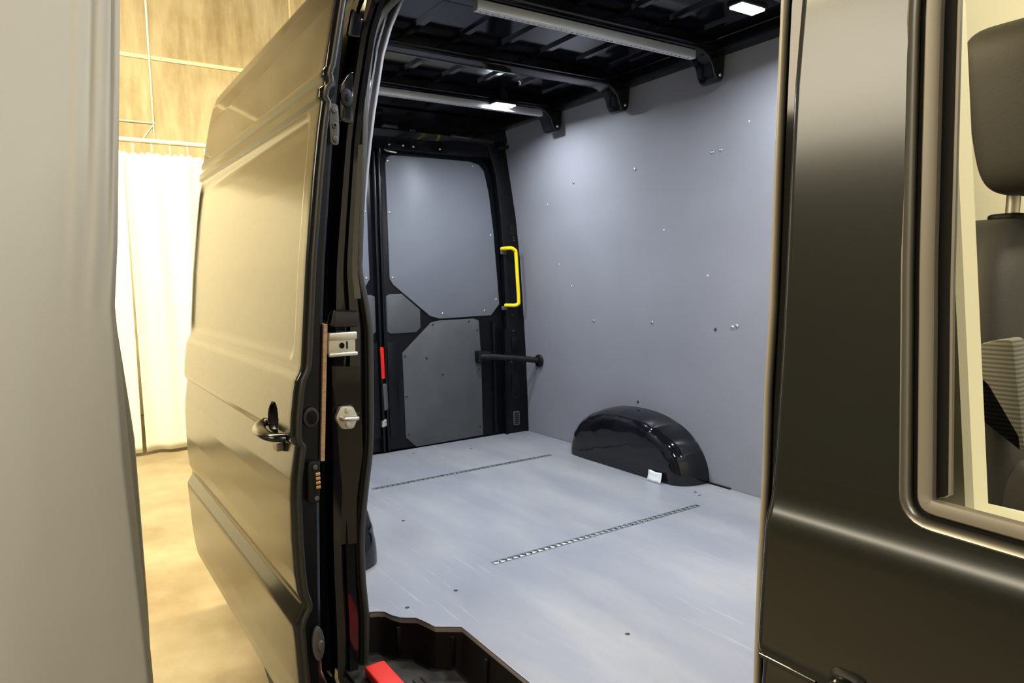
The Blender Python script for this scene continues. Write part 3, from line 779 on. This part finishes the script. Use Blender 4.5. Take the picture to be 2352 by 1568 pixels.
prism('vent_frame', rounded([(2.300, 0.752), (2.345, 0.750), (2.345, 0.665), (2.300, 0.667)], 0.008), 'x', XR+0.019, XR+0.027, 'steelgrey', rp, 0.002)
prism('vent_screen', rounded([(2.308, 0.744), (2.338, 0.742), (2.338, 0.674), (2.308, 0.676)], 0.004), 'x', XR+0.026, XR+0.0285, 'plastic', rp)
for k in range(5): box('vent_slat', (XR+0.028, XR+0.031), (2.309, 2.337), (0.680+0.013*k, 0.684+0.013*k), 'steelgrey', rp)
for y, z in ((2.332, 1.79), (2.335, 1.77), (2.316, 1.15), (2.318, 1.235), (2.326, 1.08), (2.30, 1.05), (2.31, 1.33)):
    stamp('bolt', DSCREW, (XR+0.0205, y, z), (1, 0, 0), rp)
box('pillar_step', (XR+0.018, XR+0.030), (2.300, 2.345), (1.12, 1.20), 'blackmetal', rp, 0.004)
box('pillar_step', (XR+0.018, XR+0.026), (2.302, 2.35), (1.795, 1.86), 'underbody', rp, 0.003)
# header over the doors
hd = prism('rear_header', [(XR-0.08, 2.225), (XR-0.01, 2.225), (XR+0.012, 2.24), (XR+0.015, 2.30), (XR+0.05, 2.33), (XR+0.05, 2.44), (XR-0.08, 2.46)], 'y', 0.78, 2.29, 'gloss', van, 0.004)
for y0, y1, z0, z1 in ((1.50, 1.60, 2.335, 2.395), (1.66, 1.70, 2.33, 2.39), (1.9, 2.05, 2.32, 2.38), (1.25, 1.40, 2.335, 2.395)):
    prism('header_pressing', rounded([(y0, z0), (y1, z0), (y1, z1), (y0, z1)], 0.012), 'x', XR+0.045, XR+0.060, 'gloss', hd, 0.005)
for y in (1.56, 1.64, 1.70, 1.86): stamp('bolt', SCREW, (XR+0.016, y, 2.262), (1, 0, 0), hd)
box('peg_bracket', (XR+0.0, XR+0.03), (2.175, 2.215), (2.305, 2.335), 'plastic', hd, 0.005)
tube('peg', [(XR+0.03, 2.235, 2.292), (XR+0.055, 2.30, 2.305)], 0.011, 'plastic', rp, 10)
prism('rear_sill', [(XR-0.08, 0.56), (XR+0.0, 0.56), (XR+0.0, 0.602), (XR-0.08, 0.602)], 'y', 0.72, 2.42, 'blackmetal', van)
rl = [(3.09-y, z) for y, z in pil]
prism('rear_pillar', rl, 'x', XR-0.08, XR+0.02, 'blackmetal', van, 0.008)
# left rear door (image right)
up = [(1.544, 2.164), (1.552, 2.195), (1.578, 2.21), (1.8, 2.212), (2.053, 2.212), (2.119, 2.198), (2.151, 2.164), (2.181, 2.04), (2.206, 1.831), (2.228, 1.52), (2.236, 1.397), (2.177, 1.335), (1.838, 1.331), (1.778, 1.349), (1.565, 1.526), (1.545, 1.559)]
sma = [(1.519, 1.466), (1.541, 1.476), (1.613, 1.476), (1.719, 1.386), (1.719, 1.288), (1.692, 1.264), (1.54, 1.264), (1.52, 1.279)]
low = [(1.604, 1.155), (1.784, 1.312), (1.838, 1.321), (2.06, 1.321), (2.093, 1.308), (2.103, 1.102), (2.103, 0.632), (1.669, 0.626), (1.608, 0.688)]
outl = [(1.492, 0.63), (1.492, 2.225), (2.14, 2.228), (2.19, 2.19), (2.215, 2.10), (2.245, 1.8), (2.262, 1.4), (2.268, 1.0), (2.268, 0.61)]
XD = XR-0.012
def rear_door(fx, label):
    d = prism('rear_door', [(fx(y), z) for y, z in outl], 'x', XD-0.05, XD, 'blackmetal', van, 0.006)
    d['label'] = label
    # raised black frame between the boards
    prism('inner_edge_fold', [(fx(1.494), 0.63), (fx(1.494), 2.22), (fx(1.508), 2.22), (fx(1.508), 0.63)], 'x', XD-0.001, XD+0.022, 'blackmetal', d, 0.003)
    prism('hinge_side_fold', [(fx(2.185), 1.30), (fx(2.20), 1.30), (fx(2.20), 0.64), (fx(2.185), 0.64)], 'x', XD-0.001, XD+0.014, 'blackmetal', d, 0.003)
    prism('lower_edge_pressing', [(fx(1.515), 1.22), (fx(1.58), 1.22), (fx(1.575), 0.70), (fx(1.515), 0.70)], 'x', XD-0.001, XD+0.010, 'blackmetal', d, 0.003)
    prism('upper_board', [(fx(y), z) for y, z in up], 'x', XD-0.001, XD+0.008, 'liningshaded', d, 0.0015)
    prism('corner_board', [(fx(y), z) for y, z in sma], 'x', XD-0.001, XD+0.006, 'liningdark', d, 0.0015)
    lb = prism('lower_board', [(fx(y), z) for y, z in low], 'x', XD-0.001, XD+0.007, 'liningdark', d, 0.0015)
    for y, z in ((1.556, 2.178), (2.078, 2.19), (1.556, 1.909), (2.189, 1.8), (1.562, 1.564), (1.858, 1.36), (2.132, 1.363), (2.215, 1.427)):
        stamp('screw', SCREW, (XD+0.0075, fx(y), z), (1, 0, 0), d)
    for y, z in ((1.618, 1.135), (1.620, 0.913), (1.623, 0.702), (1.794, 1.3), (2.025, 1.307), (2.080, 1.255), (2.085, 1.023), (1.749, 1.116), (1.847, 1.016), (2.085, 0.687)):
        stamp('screw', DSCREW, (XD+0.0065, fx(y), z), (1, 0, 0), d)
    return d
rdl = rear_door(lambda y: y, 'far rear door with grey lining boards')
prism('red_handle', rounded([(1.468, 1.198), (1.489, 1.196), (1.491, 1.027), (1.471, 1.025)], 0.006), 'x', XR-0.004, XR+0.014, 'redrefl', rdl, 0.004)
prism('latch_hardware', rounded([(1.475, 1.0), (1.50, 1.0), (1.505, 0.86), (1.48, 0.85)], 0.01), 'x', XR-0.008, XR+0.012, 'steelgrey', rdl, 0.004)
prism('latch_hardware', rounded([(1.465, 0.80), (1.49, 0.81), (1.49, 0.77), (1.46, 0.765)], 0.006), 'x', XR-0.008, XR+0.016, 'zinc', rdl, 0.003)
tube('lock_rod', [(XR+0.004, 1.512, 2.24), (XR+0.004, 1.512, 1.20)], 0.004, 'gloss', rdl, 6)
tube('top_catch', smooth_path([(XR+0.01, 1.535, 2.235), (XR+0.014, 1.55, 2.226), (XR+0.014, 1.60, 2.222)], 4), 0.005, 'zinc', rdl, 6)
rdr = rear_door(lambda y: 2.976-y, 'near rear door, mostly hidden behind the opening seal')
# yellow grab handle on the pillar
gh = tube('grab_handle', smooth_path([(XR+0.02, 2.245, 1.721), (XR+0.065, 2.255, 1.722), (XR+0.078, 2.275, 1.722), (XR+0.08, 2.297, 1.710), (XR+0.08, 2.305, 1.69), (XR+0.08, 2.312, 1.55), (XR+0.08, 2.318, 1.42), (XR+0.078, 2.315, 1.398), (XR+0.07, 2.300, 1.390), (XR+0.05, 2.275, 1.390), (XR+0.02, 2.262, 1.390)], 5), 0.011, 'yellow', rp, 10)
gh['label'] = 'bright yellow tubular grab handle'
for z in (1.70, 1.375): box('handle_foot', (XR+0.018, XR+0.026), (2.235, 2.275), (z-0.012, z+0.012), 'steelgrey', rp, 0.003)
# door check arm from the rear door to the wall
ca = tube('check_arm', [(XR+0.03, 2.075, 1.100), (XR+0.06, 2.135, 1.098), (XR+0.10, 2.25, 1.085), (XR+0.16, 2.392, 1.066)], 0.018, 'plastic', rp, 10, flat=(0.7, 1.0))
ca['label'] = 'black door check arm reaching to the side wall'
stamp('arm_cap', disc_mesh('arm_cap', 0.036, 0.014, 'plastic', 20, False), (XR+0.165, Wy(1.066), 1.063), (0, -1, 0), rp)
prism('arm_bracket', rounded([(2.06, 1.135), (2.15, 1.125), (2.15, 1.07), (2.06, 1.065)], 0.01), 'x', XR-0.01, XR+0.04, 'plastic', rdl, 0.006)

# ------------------------------------------------------------------ far outer side and partition (closes the load bay)
grid('left_body_side', [-3.6, -0.30], lin(0.4, 2.5, 30), lambda x, z: (x, Wy(max(.6, min(2.39, z)))+0.10-0.25*max(0, z-2.35), z), 'paint', van, 0.01)
prism('outer_rear_skin', [(Oy(z)+0.02, z) for z in lin(0.42, 2.44, 24)] + [(3.06-Oy(z)-0.02, z) for z in lin(2.44, 0.42, 24)], 'x', XR-0.10, XR-0.082, 'paint', van)
part = box('partition', (-0.535, -0.505), (0.83, 2.40), (0.60, 2.45), 'creampanel', van, 0.004)
part['label'] = 'cream partition behind the cab seat'

# ------------------------------------------------------------------ front pillar strip of the opening (next to the front door)
fz = [(1.00, .553), (1.154, .556), (1.25, .560), (1.344, .566), (1.428, .568), (1.511, .575), (1.633, .579), (1.792, .587), (2.05, .63), (2.25, .70)]
tube('pillar_flange_seal', [(-0.425, y+0.010, z) for z, y in fz], 0.0036, 'flange', van, 10, flat=(1, 1.3))
prism('front_pillar', [(-0.420, .585), (-0.395, .580), (-0.33, .60), (-0.33, .70), (-0.43, .70), (-0.432, .62)], 'z', 0.45, 1.16, 'gloss', van, 0.003)
V = []; F = []; zp = lin(0.45, 2.30, 30)
for z in zp:
    o = lerp_table([(0.45, .553)] + fz, z)
    V += [(-0.4265, o+0.013, z), (-0.406, o+0.020, z), (-0.36, o+0.03, z), (-0.345, o+0.075, z), (-0.405, o+0.10, z), (-0.430, o+0.05, z)]
for i in range(len(zp)-1):
    for k in range(6): F.append((i*6+k, i*6+(k+1) % 6, (i+1)*6+(k+1) % 6, (i+1)*6+k))
put('door_pillar', V, F, 'gloss', van, True, 30)

# ------------------------------------------------------------------ front door
FD = [(.45, .56), (.50, .536), (1.10, .535), (1.15, .5385), (1.172, .541), (1.182, .5415), (1.190, .535), (1.199, .533), (1.228, .535), (1.269, .5385), (1.308, .542),
      (1.316, .5435), (1.324, .547), (1.333, .5505), (1.341, .552), (1.36, .5535), (1.39, .557), (1.471, .564), (1.552, .569), (1.631, .573), (1.709, .578), (1.787, .587), (2.0, .622), (2.12, .65), (2.2, .69)]
def Fy(z): return lerp_table(FD, z)
# window opening: closed rounded loop in (x, z)
loop = rounded([(-0.3030, 1.76), (-0.2945, 1.53), (-0.283, 1.3435), (-0.10, 1.338), (0.20, 1.335), (0.46, 1.335), (0.40, 1.9), (0.36, 2.06), (-0.30, 2.06), (-0.309, 1.95)], 0.024, 6)
def inside(x, z):
    c = False; n = len(loop)
    for i in range(n):
        x0, z0 = loop[i]; x1, z1 = loop[i-1]
        if (z0 > z) != (z1 > z) and x < (x1-x0)*(z-z0)/(z1-z0)+x0: c = not c
    return c
# skin: outer rectangle with a window hole, filled in 2D then lifted onto the profile
bm = bmesh.new()
X0, X1, Z0, Z1 = -0.405, 0.62, 0.45, 2.18
ow = [(X0, Z0), (X1, Z0), (X1, Z1), (X0, Z1)]
def ring(pts):
    vs = [bm.verts.new((p[0], 0, p[1])) for p in pts]
    return [bm.edges.new((vs[i], vs[(i+1) % len(vs)])) for i in range(len(vs))]
eds = ring(ow) + ring(loop)
bmesh.ops.triangle_fill(bm, use_beauty=True, edges=eds)
for f in [f for f in bm.faces if inside(*[sum(v.co[a] for v in f.verts)/3 for a in (0, 2)])]: bm.faces.remove(f)
for z in sorted(set([d[0] for d in FD] + [1.155+0.012*i for i in range(56)] + [0.6, 0.8, 1.0])):
    bmesh.ops.bisect_plane(bm, geom=bm.verts[:]+bm.edges[:]+bm.faces[:], plane_co=(0, 0, z), plane_no=(0, 0, 1))
for x in (-0.4035, -0.402, -0.40, -0.398, -0.395, -0.388, -0.36, -0.34, -0.2, 0, 0.2, 0.4):
    bmesh.ops.bisect_plane(bm, geom=bm.verts[:]+bm.edges[:]+bm.faces[:], plane_co=(x, 0, 0), plane_no=(1, 0, 0))
for v in bm.verts:
    y = Fy(v.co.z)
    e = v.co.x-X0
    if e < 0.010: y += 0.010-math.sqrt(max(0, 0.010**2-(0.010-e)**2))
    v.co.y = y
bmesh.ops.recalc_face_normals(bm, faces=bm.faces[:])
me = bpy.data.meshes.new('front_door'); bm.to_mesh(me); bm.free(); me.materials.append(M['paint'])
fdoor = link('front_door', me, van, True)
def fd_normal(v):
    x, z = v.co.x, v.co.z
    s_ = (Fy(z+0.0035)-Fy(z-0.0035))/0.007 if z < 1.36 else (Fy(z+0.03)-Fy(z-0.03))/0.06
    e = max(0.0004, x-X0); sx = 0.0
    if e < 0.010: sx = -(0.010-e)/math.sqrt(max(1e-8, 0.010**2-(0.010-e)**2))
    return Vector((sx, -1.0, s_)).normalized()
me.normals_split_custom_set_from_vertices([fd_normal(v) for v in me.vertices])
fdoor['label'] = 'closed front passenger door, satin dark grey'
# rear return edge of the door
put('door_edge', [(X0, Fy(z)+0.010, z) for z in lin(.45, 2.18, 60)]+[(X0+0.006, Fy(z)+0.040, z) for z in lin(.45, 2.18, 60)],
    [(i, i+1, 61+i, 60+i) for i in range(59)], 'paint', fdoor, True)
def loop_normals():
    n = len(loop); out = []
    for i in range(n):
        a = Vector(loop[i-1]); b = Vector(loop[(i+1) % n]); t = (b-a).normalized()
        nn = Vector((-t.y, t.x))
        if not inside(loop[i][0]+nn.x*0.004, loop[i][1]+nn.y*0.004): nn = -nn
        out.append(nn)
    return out
LN = loop_normals()
def frame_strip(name, offs_depth, mt, clamp=False):
    n = len(loop); L = len(offs_depth); V = []; F = []
    for (x, z), nn in zip(loop, LN):
        for o_, d_ in offs_depth:
            if clamp and nn.y > 0: o_ = o_ - (o_-0.019)*min(1, nn.y*1.3)*0.93
            V.append((x+nn.x*o_, Fy(z)+d_, z+nn.y*o_))
    for i in range(n):
        for j in range(L-1): F.append((i*L+j, ((i+1) % n)*L+j, ((i+1) % n)*L+j+1, i*L+j+1))
    return put(name, V, F, mt, fdoor, True, 40)
frame_strip('window_reveal', [(-0.0015, 0.0), (0.0, -0.0008), (0.0025, 0.0005), (0.0042, 0.003), (0.005, 0.008)], 'satintrim')
frame_strip('window_gap', [(0.0045, 0.009), (0.0095, 0.009)], 'underbody')
frame_strip('window_rubber', [(0.0092, 0.012), (0.0096, 0.006), (0.011, 0.0045), (0.019, 0.0045), (0.0208, 0.006), (0.0212, 0.012)], 'greyframe')
frame_strip('glass_channel', [(0.0205, 0.0115), (0.0325, 0.0125)], 'underbody', True)
frame_strip('inner_frame', [(0.0310, 0.014), (0.0312, 0.0105), (0.0320, 0.0095), (0.0338, 0.0098), (0.0342, 0.0115), (0.0335, 0.014)], 'greyframe', True)
# pane wound down into the door: only its top edge reaches the belt line
pane = grid('window_pane', lin(-0.27, 0.44, 8), lin(0.92, 1.335, 8), lambda x, z: (x, Fy(z)+0.030 - 0.01*max(0, 1.2-z), z), 'glass', fdoor, 0.004)
# dark inner door box below the window and pale top trim
box('inner_door_trim', (-0.385, 0.6), (0.60, 0.67), (0.55, 1.315), 'plastic', fdoor, 0.01)
tt = box('door_top_trim', (-0.300, 0.55), (0.598, 0.69), (1.318, 1.334), 'cream', fdoor, 0.007, 3)
# handle: lock cap, cavity, pull
box('lock_cap', (-0.324, -0.300), (0.516, 0.545), (1.15, 1.2075), 'paint', fdoor, 0.009, 4)
box('lock_surround', (-0.328, -0.2965), (0.5275, 0.545), (1.145, 1.2115), 'plastic', fdoor, 0.007, 3)
V = []; F = []
for i, rr in enumerate((1.0, 0.93, 0.8, 0.4)):
    for k in range(24):
        a = 2*math.pi*k/24
        V.append((-0.232+0.040*rr*math.cos(a), 0.5335+[0, 0.002, 0.006, 0.012][i]*0.2-0.0015, 1.175+0.039*rr*math.sin(a)))
for i in range(3):
    for k in range(24): F.append((i*24+k, i*24+(k+1) % 24, (i+1)*24+(k+1) % 24, (i+1)*24+k))
F.append(tuple(72+k for k in range(24)))
put('handle_cup', V, F, 'plastic', fdoor, True)
tube('pull_handle', smooth_path([(-0.318, 0.530, 1.150), (-0.30, 0.510, 1.148), (-0.24, 0.500, 1.146), (-0.17, 0.508, 1.144), (-0.15, 0.530, 1.143)], 5), 0.010, 'paint', fdoor, 10)
tube('crease_trim', [(X0+0.002, 0.5405, 1.1835), (-0.345, 0.5405, 1.1835)], 0.003, 'gloss', fdoor, 8)

# cream pillar trim inside the cab
V = []; F = []; zp = lin(0.9, 2.2, 24)
for z in zp:
    xe_ = -0.294+0.032*(1.77-z)/0.43
    V += [(xe_-0.05, .640, z), (xe_-0.006, .626, z), (xe_-0.001, .630, z), (xe_-0.001, .655, z), (xe_-0.05, .70, z)]
for i in range(len(zp)-1):
    for k in range(5): F.append((i*5+k, i*5+(k+1) % 5, (i+1)*5+(k+1) % 5, (i+1)*5+k))
put('cab_pillar_trim', V, F, 'cream', van, True, 30)

# ================================================================== SEAT
seat = thing('car_seat', (-0.25, 1.02, 0.75), 'dark passenger seat with headrest seen through the front door window', 'seat')
def superbox(name, c, h, e, mt, parent, shear=0.0, nu=28, nv=18, fn=None, rot=0.0):
    V = []; F = []
    def sp_(v, p): return math.copysign(abs(v)**p, v)
    for i in range(nv+1):
        b = -math.pi/2+math.pi*i/nv
        for k in range(nu):
            a = 2*math.pi*k/nu
            x = sp_(math.cos(b), e)*sp_(math.cos(a), e)*h[0]; y = sp_(math.cos(b), e)*sp_(math.sin(a), e)*h[1]; z = sp_(math.sin(b), e)*h[2]
            if fn: x, y, z = fn(x, y, z)
            x += shear*z
            V.append((c[0]+x, c[1]+y, c[2]+z))
    for i in range(nv):
        for k in range(nu): F.append((i*nu+k, i*nu+(k+1) % nu, (i+1)*nu+(k+1) % nu, (i+1)*nu+k))
    return put(name, V, F, mt, parent, True, 60)
def head_shape(x, y, z):
    t = (z+0.1)/0.2
    k = 1-0.06*max(0, 1-t)**1.5
    z2 = z - 0.018*(abs(y)/0.13)**2*(1 if z > 0 else 0.3)
    return x*(0.92+0.08*t), y*k, z2
superbox('headrest', (-0.352, 1.035, 1.730), (0.060, 0.140, 0.103), 0.32, 'seatdark', seat, -0.12, 40, 26, head_shape)
for y in (0.965, 1.105): tube('headrest_post', [(-0.378, y, 1.52), (-0.372, y, 1.655)], 0.0075, 'zinc', seat, 10)
for y in (0.965, 1.105): superbox('post_collar', (-0.377, y, 1.600), (0.018, 0.024, 0.006), 0.5, 'plastic', seat)
def back_shape(x, y, z):
    k = 1-0.18*max(0, z/0.36)**2
    return x, y*k, z
superbox('backrest', (-0.365, 1.045, 1.235), (0.070, 0.235, 0.365), 0.30, 'seatdark', seat, -0.10, 44, 30, back_shape)
superbox('backrest_insert', (-0.305, 1.045, 1.14), (0.038, 0.150, 0.300), 0.35, 'seatrib', seat, -0.10, 36, 24)
prism('side_fabric_panel', rounded([(-0.40, 1.435), (-0.325, 1.468), (-0.305, 1.472), (-0.290, 1.355), (-0.331, 1.425), (-0.40, 1.43)], 0.008), 'y', 0.799, 0.83, 'seatrib', seat, 0.004)
for s in (-1, 1): superbox('side_bolster', (-0.275, 1.045+s*0.185, 1.10), (0.055, 0.045, 0.24), 0.5, 'seatdark', seat, -0.22, 28, 22)
superbox('seat_cushion', (-0.07, 1.045, 0.88), (0.27, 0.24, 0.085), 0.35, 'seatdark', seat, 0, 40, 16)
box('seat_base', (-0.30, 0.15), (0.84, 1.25), (0.56, 0.82), 'plastic', seat, 0.02)
# cab floor carries the seat
box('cab_floor', (-0.50, 0.9), (0.70, 2.40), (0.50, 0.56), 'plastic', van)
box('cab_roof', (-0.5, 0.55), (0.80, 2.35), (2.30, 2.33), 'cream', van, 0.01)
cl = box('cab_fill_panel', (0.02, 0.14), (1.30, 1.55), (2.272, 2.302), 'led', van, 0.01)  # unseen glowing panel, added to brighten the cream cab parts
_l = bpy.data.lights.new('cab_fill_light', 'AREA'); _l.shape = 'RECTANGLE'; _l.size = 0.11; _l.size_y = 0.24; _l.energy = 12; _l.color = (1.0, 0.88, 0.60)
_o = bpy.data.objects.new('cab_fill_light', _l); C.objects.link(_o); _o.location = (0.08, 1.425, 2.268)
_o.parent = cl; _o.matrix_parent_inverse = world_of(cl).inverted()
